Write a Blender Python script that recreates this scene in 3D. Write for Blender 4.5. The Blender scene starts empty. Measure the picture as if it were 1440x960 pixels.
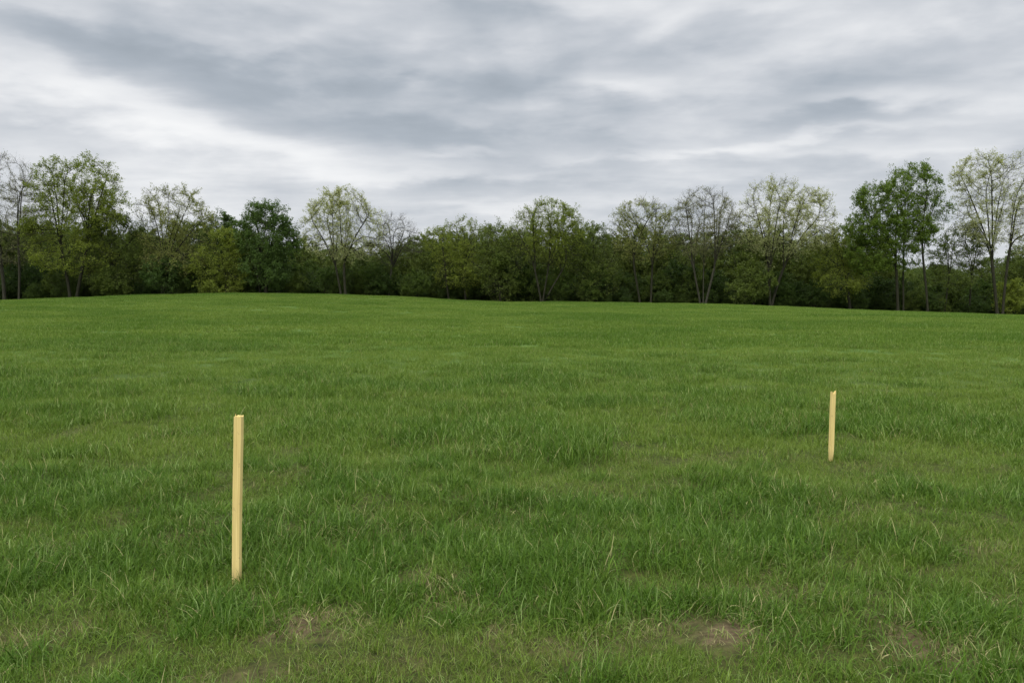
import bpy, math, random
import numpy as np

# ------------------------------------------------------------------ basics
scene = bpy.context.scene
COL = scene.collection
F = 1130.0                      # focal length in photo pixels (1440 wide)
EYE = 1.55
PITCH = math.atan(68.0 / F)     # camera looks slightly down
R = math.radians
CREST = 84.0


def ray(px, py):
    v = 480.0 - py
    return np.array([px - 720.0, F * math.cos(PITCH) + v * math.sin(PITCH),
                     -F * math.sin(PITCH) + v * math.cos(PITCH)])


def at(px, py, Y):
    d = ray(px, py)
    return np.array([0, 0, EYE]) + d * (Y / d[1])


# ------------------------------------------------------------------ noise
def hash2(ix, iy, seed):
    h = (ix.astype(np.int64) * 374761393 + iy.astype(np.int64) * 668265263 + seed * 1442695041) & 0xffffffff
    h = ((h ^ (h >> 13)) * 1274126177) & 0xffffffff
    h = ((h ^ (h >> 16)) * 2246822519) & 0xffffffff
    return ((h ^ (h >> 15)) & 0xffffff) / float(0xffffff)


def vnoise(x, y, seed=0):
    x = np.asarray(x, float); y = np.asarray(y, float)
    ix = np.floor(x); iy = np.floor(y)
    fx = x - ix; fy = y - iy
    fx = fx * fx * (3 - 2 * fx); fy = fy * fy * (3 - 2 * fy)
    a = hash2(ix, iy, seed); b = hash2(ix + 1, iy, seed)
    c = hash2(ix, iy + 1, seed); d = hash2(ix + 1, iy + 1, seed)
    return (a * (1 - fx) + b * fx) * (1 - fy) + (c * (1 - fx) + d * fx) * fy


def fbm(x, y, seed=0, octv=3):
    s = 0; a = 1.0; t = 0
    x = np.asarray(x, float); y = np.asarray(y, float)
    for k in range(octv):
        s = s + a * vnoise(x, y, seed + k * 17); t += a
        x, y = x * 1.93 * .8 + y * 1.93 * .6 + 5.2, -x * 1.93 * .6 + y * 1.93 * .8 + 1.3
        a *= .55
    return s / t


# ------------------------------------------------------------------ terrain
crest_px = [(-400, 436), (-150, 429), (0, 422), (100, 418), (200, 414), (340, 411.5), (480, 413), (560, 416), (640, 421),
            (710, 424), (850, 424), (1000, 426.5), (1100, 430), (1200, 435), (1300, 438.5), (1440, 443), (1700, 452)]
CX = np.array([at(p, q, CREST)[0] for p, q in crest_px])
CZ = np.array([at(p, q, CREST)[2] for p, q in crest_px])


def sstep(a, b, x):
    t = np.clip((x - a) / (b - a), 0, 1)
    return t * t * (3 - 2 * t)


def ground_z(x, y):
    x = np.asarray(x, float); y = np.asarray(y, float)
    zc = np.interp(x, CX, CZ) - .10
    r = np.clip(y, 0, CREST) / CREST
    s = r ** 1.5
    z = zc * s
    z = z - sstep(CREST + 1, CREST + 16, y) * .9
    fade = 1 - sstep(100, 160, np.hypot(x, y))
    near = 1 - .75 * sstep(8, 40, y)
    z = z + fade * (.16 * (fbm(x / 5.5, y / 4.5, 3) - .5) + near * .14 * (fbm(x / .9, y / .75, 9, 2) - .5))
    z = z - sstep(112, 190, y) * 5.0
    return z


def gz(x, y):
    return float(ground_z(np.array([x]), np.array([y]))[0])


def ground_hit(px, py):
    d = ray(px, py); z = 0.0
    for _ in range(30):
        t = (z - EYE) / d[2]
        x, y = d[0] * t, d[1] * t
        z = .5 * z + .5 * gz(x, y)
    return x, y


# ------------------------------------------------------------------ mesh helpers
def make_mesh(name, V, Q, mats, mat_idx=None, smooth=False, T=None):
    me = bpy.data.meshes.new(name)
    V = np.asarray(V, np.float32)
    Q = np.asarray(Q, np.int32).reshape(-1, 4)
    T = np.zeros((0, 3), np.int32) if T is None else np.asarray(T, np.int32).reshape(-1, 3)
    me.vertices.add(len(V)); me.vertices.foreach_set('co', V.ravel())
    loops = np.concatenate([Q.ravel(), T.ravel()])
    me.loops.add(len(loops)); me.loops.foreach_set('vertex_index', loops)
    n = len(Q) + len(T)
    me.polygons.add(n)
    starts = np.concatenate([np.arange(len(Q)) * 4, len(Q) * 4 + np.arange(len(T)) * 3]).astype(np.int32)
    me.polygons.foreach_set('loop_start', starts)
    for m in mats: me.materials.append(m)
    if mat_idx is not None: me.polygons.foreach_set('material_index', np.asarray(mat_idx, np.int32))
    me.polygons.foreach_set('use_smooth', np.full(n, smooth))
    me.update(calc_edges=True); me.validate()
    return me


def link(name, me, parent=None):
    o = bpy.data.objects.new(name, me); COL.objects.link(o)
    if parent: o.parent = parent
    return o


def tag(o, label=None, cat=None, group=None, kind=None):
    if label: o['label'] = label
    if cat: o['category'] = cat
    if group: o['group'] = group
    if kind: o['kind'] = kind
    return o


# ------------------------------------------------------------------ materials
def new_mat(name):
    m = bpy.data.materials.new(name); m.use_nodes = True
    nt = m.node_tree; nt.nodes.clear()
    return m, nt


def N(nt, t, **kw):
    n = nt.nodes.new(t)
    for k, v in kw.items():
        if k.startswith('i_'):
            n.inputs[k[2:].replace('_', ' ')].default_value = v
        else:
            setattr(n, k, v)
    return n


def math_(nt, op, a, b=None, c=None, clamp=False):
    n = nt.nodes.new('ShaderNodeMath'); n.operation = op; n.use_clamp = clamp
    for i, v in enumerate((a, b, c)):
        if v is None: continue
        if isinstance(v, (int, float)): n.inputs[i].default_value = v
        else: nt.links.new(v, n.inputs[i])
    return n.outputs[0]


def mixc(nt, f, a, b, mode='MIX'):
    n = nt.nodes.new('ShaderNodeMix'); n.data_type = 'RGBA'; n.blend_type = mode
    for s, v in ((n.inputs[0], f), (n.inputs[6], a), (n.inputs[7], b)):
        if isinstance(v, (int, float)): s.default_value = v
        elif isinstance(v, tuple): s.default_value = (*v, 1) if len(v) == 3 else v
        else: nt.links.new(v, s)
    return n.outputs[2]


def leafy_out(nt, col, transl=.35, rough=.5, spec=.25):
    p = N(nt, 'ShaderNodeBsdfPrincipled'); p.inputs['Roughness'].default_value = rough
    p.inputs['Specular IOR Level'].default_value = spec
    nt.links.new(col, p.inputs['Base Color'])
    t = N(nt, 'ShaderNodeBsdfTranslucent')
    tc = mixc(nt, 1.0, col, (1.0, 1.05, .6), 'MULTIPLY')
    nt.links.new(tc, t.inputs['Color'])
    mx = N(nt, 'ShaderNodeMixShader'); mx.inputs[0].default_value = transl
    nt.links.new(p.outputs[0], mx.inputs[1]); nt.links.new(t.outputs[0], mx.inputs[2])
    o = N(nt, 'ShaderNodeOutputMaterial'); nt.links.new(mx.outputs[0], o.inputs[0])


def leaf_mat(name, c1, c2, instanced=False, transl=.35):
    m, nt = new_mat(name)
    g = N(nt, 'ShaderNodeNewGeometry')
    tcn = N(nt, 'ShaderNodeTexCoord')
    nz = N(nt, 'ShaderNodeTexNoise'); nz.inputs['Scale'].default_value = .55; nz.inputs['Detail'].default_value = 2
    nt.links.new(tcn.outputs['Object'], nz.inputs['Vector'])
    f = math_(nt, 'MULTIPLY_ADD', nz.outputs[0], 1.8, -.65)
    f = math_(nt, 'MULTIPLY_ADD', g.outputs['Random Per Island'], .6, math_(nt, 'MULTIPLY', f, .7), clamp=True)
    col = mixc(nt, f, c1, c2)
    if instanced:
        a = N(nt, 'ShaderNodeAttribute'); a.attribute_type = 'INSTANCER'; a.attribute_name = 'tint'
        br = mixc(nt, a.outputs['Fac'], (.65, .78, .60), (1.30, 1.18, 1.0))
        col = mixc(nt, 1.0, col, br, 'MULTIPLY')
    leafy_out(nt, col, transl, .55)
    return m


def bark_mat(name, c1, c2):
    m, nt = new_mat(name)
    tcn = N(nt, 'ShaderNodeTexCoord')
    mp = N(nt, 'ShaderNodeMapping'); mp.inputs['Scale'].default_value = (9, 9, 1.6)
    nt.links.new(tcn.outputs['Object'], mp.inputs[0])
    nz = N(nt, 'ShaderNodeTexNoise'); nz.inputs['Scale'].default_value = 1.4; nz.inputs['Detail'].default_value = 4
    nt.links.new(mp.outputs[0], nz.inputs['Vector'])
    col = mixc(nt, math_(nt, 'MULTIPLY_ADD', nz.outputs[0], 2.4, -.7, clamp=True), c1, c2)
    p = N(nt, 'ShaderNodeBsdfPrincipled'); p.inputs['Roughness'].default_value = .9
    p.inputs['Specular IOR Level'].default_value = .15
    nt.links.new(col, p.inputs['Base Color'])
    o = N(nt, 'ShaderNodeOutputMaterial'); nt.links.new(p.outputs[0], o.inputs[0])
    return m


BARK = bark_mat('bark_dark', (.016, .016, .009), (.042, .040, .024))
BARK_GREY = bark_mat('bark_grey', (.024, .023, .015), (.062, .058, .040))
L_OLIVE = leaf_mat('leaf_olive', (.17, .185, .05), (.32, .335, .10), transl=.5)
L_YEL = leaf_mat('leaf_spring', (.125, .165, .022), (.27, .315, .050), transl=.5)
L_PALE = leaf_mat('leaf_pale', (.30, .315, .13), (.48, .49, .25), transl=.5)
L_GREEN = leaf_mat('leaf_green', (.075, .130, .016), (.175, .245, .034), transl=.48)
L_DARK = leaf_mat('leaf_dark', (.048, .090, .018), (.110, .175, .034), transl=.4)
L_TAN = leaf_mat('leaf_bud', (.15, .150, .060), (.27, .27, .12))
L_FILL = leaf_mat('leaf_fill', (.064, .102, .017), (.112, .155, .029), instanced=True)
L_FILL1 = leaf_mat('leaf_fill_single', (.078, .114, .018), (.150, .192, .034))
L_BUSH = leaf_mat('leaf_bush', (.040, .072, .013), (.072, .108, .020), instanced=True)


def blade_mat():
    m, nt = new_mat('grass_blade')
    g = N(nt, 'ShaderNodeNewGeometry')
    rnd = g.outputs['Random Per Island']
    def inst(nm):
        a = N(nt, 'ShaderNodeAttribute'); a.attribute_type = 'INSTANCER'; a.attribute_name = nm
        return a.outputs['Fac']
    lush, dry = inst('lush'), inst('dry')
    wn = N(nt, 'ShaderNodeTexWhiteNoise'); wn.noise_dimensions = '1D'
    nt.links.new(math_(nt, 'MULTIPLY', rnd, 913.7), wn.inputs['W'])
    thin = mixc(nt, rnd, GR['thin'][0], GR['thin'][1])
    rich = mixc(nt, rnd, GR['rich'][0], GR['rich'][1])
    col = mixc(nt, lush, thin, rich)
    straw = mixc(nt, rnd, (.20, .185, .070), (.43, .40, .18))
    dead = math_(nt, 'GREATER_THAN', dry, 1.2)       # old stems matted on the soil are browner
    straw = mixc(nt, math_(nt, 'MULTIPLY', dead, .62), straw, (.105, .075, .042))
    isdry = math_(nt, 'LESS_THAN', wn.outputs['Value'], math_(nt, 'MULTIPLY_ADD', dry, .50, .008))
    col = mixc(nt, isdry, col, straw)
    # a pale, hairy few
    pale = math_(nt, 'GREATER_THAN', wn.outputs['Value'], .92)
    col = mixc(nt, math_(nt, 'MULTIPLY', pale, .7), col, (.31, .40, .14))
    leafy_out(nt, col, .22, .55, .12)
    return m


GR = dict(thin=((.092, .155, .017), (.190, .262, .040)), rich=((.038, .092, .008), (.120, .215, .025)))
BLADE = blade_mat()


def ground_mat():
    m, nt = new_mat('ground_thatch')
    tcn = N(nt, 'ShaderNodeTexCoord')
    n1 = N(nt, 'ShaderNodeTexNoise'); n1.inputs['Scale'].default_value = 14; n1.inputs['Detail'].default_value = 5
    n1.inputs['Roughness'].default_value = .7
    n2 = N(nt, 'ShaderNodeTexNoise'); n2.inputs['Scale'].default_value = .7; n2.inputs['Detail'].default_value = 4
    for n in (n1, n2): nt.links.new(tcn.outputs['Object'], n.inputs['Vector'])
    f = math_(nt, 'MULTIPLY_ADD', n1.outputs[0], 2.6, -.8, clamp=True)
    turf = mixc(nt, f, (.022, .030, .007), (.080, .088, .021))
    green = mixc(nt, math_(nt, 'MULTIPLY_ADD', n2.outputs[0], 2.0, -.5, clamp=True), (.050, .105, .018), (.105, .165, .034))
    far = N(nt, 'ShaderNodeAttribute'); far.attribute_name = 'farness'
    col = mixc(nt, far.outputs['Fac'], turf, green)
    bare = N(nt, 'ShaderNodeAttribute'); bare.attribute_name = 'bare'
    soil = mixc(nt, f, (.050, .034, .018), (.19, .135, .080))
    col = mixc(nt, bare.outputs['Fac'], col, soil)
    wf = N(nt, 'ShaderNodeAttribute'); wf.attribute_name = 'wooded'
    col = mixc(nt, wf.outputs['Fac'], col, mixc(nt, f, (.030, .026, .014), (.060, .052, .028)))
    p = N(nt, 'ShaderNodeBsdfPrincipled'); p.inputs['Roughness'].default_value = .95
    p.inputs['Specular IOR Level'].default_value = .1
    nt.links.new(col, p.inputs['Base Color'])
    b = N(nt, 'ShaderNodeBump'); b.inputs['Strength'].default_value = .6; b.inputs['Distance'].default_value = .02
    nt.links.new(n1.outputs[0], b.inputs['Height']); nt.links.new(b.outputs[0], p.inputs['Normal'])
    o = N(nt, 'ShaderNodeOutputMaterial'); nt.links.new(p.outputs[0], o.inputs[0])
    return m


# ------------------------------------------------------------------ where the sward is bare, thin or lush
# (photo x, y, radius x in m, radius y in m, strength)
BARE = [(432, 876, .26, .19, .95), (1015, 888, .24, .20, .85), (1300, 905, .24, .24, .9), (690, 892, .13, .10, .8), (128, 880, .12, .10, .7),
        (600, 822, .22, .14, .4), (640, 850, .22, .15, .5), (1360, 768, .30, .10, .4), (560, 930, .2, .1, .3), (900, 885, .35, .10, .45),
        (1420, 852, .18, .12, .4), (255, 760, .30, .16, .35), (240, 618, .35, .3, .4), (80, 770, .3, .15, .35), (1120, 830, .5, .2, .25),
        (800, 905, .5, .15, .3), (690, 740, .35, .15, .2), (20, 900, .2, .1, .5), (1425, 930, .2, .1, .3), (350, 945, .3, .1, .4),
        (930, 830, .14, .08, .5), (540, 745, .4, .14, .25), (430, 665, .45, .18, .25), (870, 700, .5, .2, .2)]
LUSH = [(980, 672, .7, .35, .9), (1000, 735, .75, .35, .7), (1270, 775, .60, .28, 1.), (1180, 750, .5, .3, .6), (740, 835, .45, .16, .9),
        (580, 765, .45, .2, .7), (620, 880, .25, .12, .7), (470, 790, .35, .2, .6), (700, 672, .6, .25, .5), (410, 664, .5, .25, .6),
        (330, 880, .4, .16, .8), (180, 900, .35, .14, .8), (1080, 860, .28, .12, .7), (1130, 905, .25, .12, .6), (40, 930, .3, .1, .8),
        (1400, 880, .3, .14, .6), (560, 545, 2.5, .8, .6), (850, 530, 2.5, .7, .5), (110, 700, .8, .35, .6), (720, 615, 1.2, .5, .5),
        (40, 800, .4, .2, .6), (940, 790, .35, .15, .5), (1390, 700, .6, .3, .5), (770, 725, .5, .2, .5)]
BARE_W = [(*ground_hit(a, b), c * .58, d * .8, e) for a, b, c, d, e in BARE]
LUSH_W = [(*ground_hit(a, b), c * .9, d, e) for a, b, c, d, e in LUSH]


def blobs(lst, x, y, wob=0):
    s = np.zeros_like(x)
    w1 = (fbm(x / .13, y / .13, 41, 3) - .5) * .8 * wob
    w2 = (fbm(x / .13, y / .13, 57, 3) - .5) * .8 * wob
    for bx, by, rx, ry, a in lst:
        q = ((x - bx + w1 * rx * 3) / rx) ** 2 + ((y - by + w2 * ry * 3) / ry) ** 2
        s = np.maximum(s, a * np.exp(-q * .8))
    return s


def sward(x, y):
    b = blobs(BARE_W, x, y, 1)
    l = blobs(LUSH_W, x, y, .7)
    n_small = fbm(x / .35, y / .35, 101, 3)
    n_mid = fbm(x / 1.3, y / 1.1, 131, 3)
    n_big = fbm(x / 5.0, y / 3.4, 171, 3)
    far = sstep(8, 25, y)
    n = (n_small * .45 + n_mid * .55) * (1 - far) + (n_mid * .42 + n_big * .58) * far
    lush = np.clip((n - .5) * (4.2 - 1.4 * far) + .45 - .03 * far, 0, 1)
    lush = np.clip(lush * (1 - .6 * b) + l * .75, 0, 1)
    thin = np.clip((.44 - fbm(x / .6, y / .5, 231, 3)) * 7, 0, 1) * (1 - l) * (1 - .7 * far)
    bare = np.clip(np.maximum(b * 1.15, thin * .07), 0, 1)
    return lush, bare


# ------------------------------------------------------------------ ground sheet
def make_ground():
    xs = np.concatenate([-np.geomspace(3000, 14, 60)[:-1], np.linspace(-14, 14, 300), np.geomspace(14, 3000, 60)[1:]])
    ys = np.concatenate([-np.geomspace(3000, 3, 40)[:-1], np.linspace(-3, 14, 200), np.linspace(14, 125, 180)[1:],
                         np.geomspace(125, 3500, 40)[1:]])
    X, Y = np.meshgrid(xs, ys)
    Z = ground_z(X, Y)
    V = np.stack([X, Y, Z], -1).reshape(-1, 3)
    nx, ny = len(xs), len(ys)
    i = (np.arange(ny - 1)[:, None] * nx + np.arange(nx - 1)[None]).ravel()
    Q = np.stack([i, i + 1, i + 1 + nx, i + nx], -1)
    me = make_mesh('ground', V, Q, [ground_mat()], smooth=True)
    lush, bare = sward(X.ravel(), Y.ravel())
    nearm = 1 - sstep(12, 16, np.hypot(X, Y)).ravel()
    a = me.attributes.new('bare', 'FLOAT', 'POINT'); a.data.foreach_set('value', (bare * nearm).astype(np.float32))
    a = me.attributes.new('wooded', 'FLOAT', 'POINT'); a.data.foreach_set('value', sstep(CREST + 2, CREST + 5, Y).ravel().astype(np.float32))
    a = me.attributes.new('farness', 'FLOAT', 'POINT')
    a.data.foreach_set('value', sstep(5, 22, np.abs(Y)).ravel().astype(np.float32))
    tag(link('ground', me), kind='structure')


make_ground()


# ------------------------------------------------------------------ grass
def tuft_mesh(name, n, rad, hmin, hmax, w, segs, seed, droop=1.0, lean=.35, flat=False):
    r = np.random.default_rng(seed)
    rr = rad * np.sqrt(r.random(n)); th = r.random(n) * 2 * np.pi
    bx, by = rr * np.cos(th), rr * np.sin(th)
    # blades gather in little bunches
    k = max(3, n // 9)
    cxs = rad * np.sqrt(r.random(k)); cth = r.random(k) * 2 * np.pi
    pick = r.integers(0, k, n)
    g = r.random(n) < .6
    sp = .012 + rad * .05
    bx = np.where(g, cxs[pick] * np.cos(cth[pick]) + r.normal(0, sp, n), bx)
    by = np.where(g, cxs[pick] * np.sin(cth[pick]) + r.normal(0, sp, n), by)
    H = hmin + (hmax - hmin) * r.random(n) ** 1.3
    bun_dir = r.random(k) * 2 * np.pi
    az = np.where(r.random(n) < .55, bun_dir[pick] + r.normal(0, .6, n), r.random(n) * 2 * np.pi)
    tilt0 = np.abs(r.normal(0, lean, n)); bend = np.abs(r.normal(.55, .5, n)) * droop
    if flat: tilt0 = 1.25 + np.abs(r.normal(0, .22, n)); bend = bend * .3
    W = w * (.5 + .7 * r.random(n) + .9 * (r.random(n) < .06))
    dx, dy = np.cos(az), np.sin(az)
    face = az + np.pi / 2 + r.normal(0, .7, n)
    sx, sy = np.cos(face), np.sin(face)
    P = np.stack([bx, by, np.full(n, -.02)], -1)
    V = np.zeros((n, segs + 1, 2, 3))
    sl = (H + .02) / segs
    kink = r.normal(0, .18, (n, segs + 1))
    for s in range(segs + 1):
        t = s / segs
        wd = W * (1 - t ** 1.8) * .5 + .0002
        off = np.stack([sx * wd, sy * wd, np.zeros(n)], -1)
        V[:, s, 0] = P - off; V[:, s, 1] = P + off
        ang = tilt0 + bend * (t + .5 / segs) ** 1.4 * 1.5 + kink[:, s] * .4
        P = P + np.stack([dx * np.sin(ang) * sl, dy * np.sin(ang) * sl, np.cos(ang) * sl], -1)
    base = (np.arange(n) * (segs + 1) * 2)[:, None] + (np.arange(segs) * 2)[None]
    Q = np.stack([base, base + 1, base + 3, base + 2], -1).reshape(-1, 4)
    return make_mesh(name, V.reshape(-1, 3), Q, [BLADE], smooth=True)


def scatter_object(name, protos, pts, rot, scl, idx, attrs):
    """one mesh of points carrying attributes; a geometry-nodes modifier puts a prototype mesh on each"""
    me = bpy.data.meshes.new(name)
    n = len(pts)
    me.vertices.add(n); me.vertices.foreach_set('co', np.asarray(pts, np.float32).ravel())
    def add(nm, tp, arr, key):
        a = me.attributes.new(nm, tp, 'POINT'); a.data.foreach_set(key, np.asarray(arr, np.float32 if tp != 'INT' else np.int32).ravel())
    add('rot', 'FLOAT_VECTOR', rot, 'vector'); add('scl', 'FLOAT_VECTOR', scl, 'vector'); add('idx', 'INT', idx, 'value')
    for k, v in attrs.items(): add(k, 'FLOAT', v, 'value')
    o = link(name, me)
    ng = bpy.data.node_groups.new(name + '_nodes', 'GeometryNodeTree')
    ng.interface.new_socket('Geometry', in_out='INPUT', socket_type='NodeSocketGeometry')
    ng.interface.new_socket('Geometry', in_out='OUTPUT', socket_type='NodeSocketGeometry')
    gi = ng.nodes.new('NodeGroupInput'); go = ng.nodes.new('NodeGroupOutput')
    jn = ng.nodes.new('GeometryNodeJoinGeometry')
    for p in reversed(protos):
        po = bpy.data.objects.new(p.name, p)
        oi = ng.nodes.new('GeometryNodeObjectInfo'); oi.inputs['Object'].default_value = po
        oi.inputs['As Instance'].default_value = False
        g2 = ng.nodes.new('GeometryNodeGeometryToInstance')
        ng.links.new(oi.outputs['Geometry'], g2.inputs[0]); ng.links.new(g2.outputs[0], jn.inputs[0])
    ip = ng.nodes.new('GeometryNodeInstanceOnPoints')
    ng.links.new(gi.outputs[0], ip.inputs['Points']); ng.links.new(jn.outputs[0], ip.inputs['Instance'])
    ip.inputs['Pick Instance'].default_value = True
    def attr(nm, tp):
        a = ng.nodes.new('GeometryNodeInputNamedAttribute'); a.data_type = tp; a.inputs['Name'].default_value = nm
        return a.outputs['Attribute']
    e2r = ng.nodes.new('FunctionNodeEulerToRotation')
    ng.links.new(attr('rot', 'FLOAT_VECTOR'), e2r.inputs[0])
    ng.links.new(e2r.outputs[0], ip.inputs['Rotation'])
    ng.links.new(attr('scl', 'FLOAT_VECTOR'), ip.inputs['Scale'])
    ng.links.new(attr('idx', 'INT'), ip.inputs['Instance Index'])
    ng.links.new(ip.outputs[0], go.inputs[0])
    md = o.modifiers.new('scatter', 'NODES'); md.node_group = ng
    return o


def make_grass():
    near_short = [tuft_mesh('grass_short', 120, .13, .030, .075, .0026, 4, 10 + i, 1.3, .55) for i in range(5)]
    near_mid = [tuft_mesh('grass_mid', 90, .12, .035, .088, .0032, 5, 30 + i, 1.7, .50) for i in range(6)]
    near_tall = [tuft_mesh('grass_tall', 88, .11, .05, .135, .0042, 6, 50 + i, 1.9, .50) for i in range(5)]
    mid_s = [tuft_mesh('grass_field_short', 150, .24, .04, .095, .0044, 3, 70 + i, 1.1, .48) for i in range(4)]
    mid_t = [tuft_mesh('grass_field_tall', 140, .22, .07, .155, .0056, 4, 80 + i, 1.1, .38) for i in range(4)]
    far_s = [tuft_mesh('grass_far', 330, .62, .06, .13, .0115, 2, 90 + i, .8, .38) for i in range(4)]
    litter = [tuft_mesh('grass_litter', 90, .11, .03, .075, .0022, 3, 110 + i, .35, .3, flat=True) for i in range(4)]
    protos = near_short + near_mid + near_tall + mid_s + mid_t + far_s + litter
    r = np.random.default_rng(5)
    P = []; S = []; I = []; LU = []; DR = []
    def zone(y0, y1, dens, kind, ov=.5):
        half = .72
        A = half * (y1 ** 2 - y0 ** 2) + 2.0 * (y1 - y0)
        n = int(A * dens)
        # y with density proportional to the width at that depth
        yy = np.sqrt(y0 ** 2 + r.random(n) * (y1 ** 2 - y0 ** 2))
        xx = (r.random(n) * 2 - 1) * (half * yy + 1.0)
        lush, bare = sward(xx, yy)
        keep = r.random(n) > bare * .93
        if kind != 'near': xx, yy, lush, bare, keep = xx[keep], yy[keep], lush[keep], bare[keep], keep[keep]
        n = len(xx)
        l2 = np.clip(lush + r.normal(0, .14, n), 0, 1)
        if kind == 'near':
            idx = np.where(l2 < .33, r.integers(0, 5, n), np.where(l2 < .72, 5 + r.integers(0, 6, n), 11 + r.integers(0, 5, n)))
            sc = .75 + .45 * r.random(n) + .25 * (lush - .4)
        elif kind == 'mid':
            idx = np.where(l2 < .5, 16 + r.integers(0, 4, n), 20 + r.integers(0, 4, n))
            sc = .8 + .4 * r.random(n) + .3 * (lush - .4)
        else:
            idx = 24 + r.integers(0, 4, n)
            sc = .85 + .3 * r.random(n) + .0 * lush
        if kind == 'near':
            under = (~keep) | (r.random(n) < .06)          # dead stems lying on the soil
            idx = np.where(under, 28 + r.integers(0, 4, n), idx); bare = np.where(under, 2.0, bare)
        sz = sc * (1 + (.75 * (lush - .4) if kind == 'far' else 0)) * (1 - .45 * np.minimum(bare, 1) * (bare < 1.5))
        P.append(np.stack([xx, yy, ground_z(xx, yy) - .004], -1))
        S.append(np.stack([sc, sc, sz], -1)); I.append(idx)
        LU.append(np.clip(lush + r.normal(0, .12, n), 0, 1)); DR.append(np.clip(bare * .9 + .05 * r.random(n), 0, 1.8))
    zone(1.4, 5.0, 150, 'near'); zone(5.0, 7.5, 125, 'near')
    zone(7.5, 12, 54, 'mid'); zone(12, 22, 30, 'mid')
    zone(22, 44, 5.0, 'far'); zone(44, 90, 3.2, 'far')
    P = np.concatenate(P); S = np.concatenate(S); I = np.concatenate(I); LU = np.concatenate(LU); DR = np.concatenate(DR)
    n = len(P)
    rot = np.stack([r.normal(0, .09, n), r.normal(0, .09, n), r.random(n) * 2 * np.pi], -1)
    far = P[:, 1] > 22
    rot[far, :2] *= .2
    o = scatter_object('grass', protos, P, rot, S, I, {'lush': LU, 'dry': DR})
    tag(o, 'uneven green pasture grass covering the whole field in front of the trees', 'grass', kind='stuff')
    print('grass instances', n)


make_grass()


# ------------------------------------------------------------------ trees
def norm(v, ax=-1):
    return v / np.maximum(np.linalg.norm(v, axis=ax, keepdims=True), 1e-9)


def sample_ellipsoids(ells, n, r, shell=.72):
    vol = np.array([e[3] * e[4] * e[5] for e in ells]); vol = vol ** .8
    k = r.choice(len(ells), n, p=vol / vol.sum())
    d = norm(r.normal(size=(n, 3)))
    rad = r.random(n) ** (1 / 3.0)
    rad = np.where(r.random(n) < shell, .80 + .2 * r.random(n), rad)
    e = np.array(ells)[k]
    return e[:, :3] + d * rad[:, None] * e[:, 3:6]


def grow(stems, ells, n_attr, r, step=.42, kill=.65, up=.10, wander=.22, iters=90, limbs=None):
    """space colonisation: stems = list of polylines; returns node positions and parents"""
    pos = []; par = []; stem_ids = []
    for st in stems:
        ids = []
        for i, p in enumerate(st):
            pos.append(np.array(p, float)); par.append(-1 if i == 0 else len(pos) - 2); ids.append(len(pos) - 1)
        stem_ids.append(ids)
    nl = limbs if limbs is not None else 4 + 2 * len(ells)
    T = sample_ellipsoids([(e[0], e[1], e[2] + .15 * e[5], e[3] * .72, e[4] * .72, e[5] * .6) for e in ells], nl, r, .7)
    for t in T:
        tops = [np.linalg.norm(np.array(st[-1])[:2] - t[:2]) + r.random() for st in stems]
        ids = stem_ids[int(np.argmin(tops))]
        k = ids[min(len(ids) - 1, int(len(ids) * (.72 + .28 * r.random())))]
        if pos[k][2] > t[2] - .8: continue
        p0 = pos[k]; L = np.linalg.norm(t - p0)
        p1 = p0 + (t - p0) * .38 + np.array([0, 0, .16 * L])
        m = max(3, int(L / step)); prev = k
        for q in np.linspace(0, 1, m + 1)[1:]:
            c = (1 - q) ** 2 * p0 + 2 * q * (1 - q) * p1 + q * q * t + r.normal(0, .05, 3)
            pos.append(c); par.append(prev); prev = len(pos) - 1
    pos = np.array(pos); par = np.array(par)
    A = sample_ellipsoids(ells, n_attr, r)
    zmin = min(st[-1][2] for st in stems) * .72
    ok = np.where(pos[:, 2] >= zmin)[0]
    D = np.linalg.norm(A[:, None] - pos[None, ok], axis=2)
    near = ok[D.argmin(1)]; dist = D.min(1)
    seen = set()
    for it in range(iters):
        if len(A) == 0: break
        dirs = norm(A - pos[near])
        u, inv = np.unique(near, return_inverse=True)
        acc = np.zeros((len(u), 3)); np.add.at(acc, inv, dirs)
        acc = norm(acc) + np.array([0, 0, up]) + r.normal(0, wander, (len(u), 3))
        newp = pos[u] + norm(acc) * step * (.8 + .4 * r.random((len(u), 1)))
        n0 = len(pos)
        pos = np.concatenate([pos, newp]); par = np.concatenate([par, u])
        D = np.linalg.norm(A[:, None] - newp[None], axis=2)
        j = D.argmin(1); dj = D[np.arange(len(A)), j]
        b = dj < dist
        near = np.where(b, n0 + j, near); dist = np.where(b, dj, dist)
        # drop attractors reached, and those that never come nearer
        keep = dist > kill
        A, near, dist = A[keep], near[keep], dist[keep]
        if len(pos) > 5200: break
    return pos, par


def radii(pos, par, tip, expo, rmax):
    n = len(pos)
    acc = np.zeros(n)
    for i in range(n - 1, -1, -1):
        if acc[i] == 0: acc[i] = tip ** expo
        if par[i] >= 0: acc[par[i]] += acc[i]
    rad = acc ** (1 / expo)
    m = rad.max()
    if m > rmax:
        rad = tip + (rad - tip) * (rmax - tip) / (m - tip)
    return rad


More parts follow.
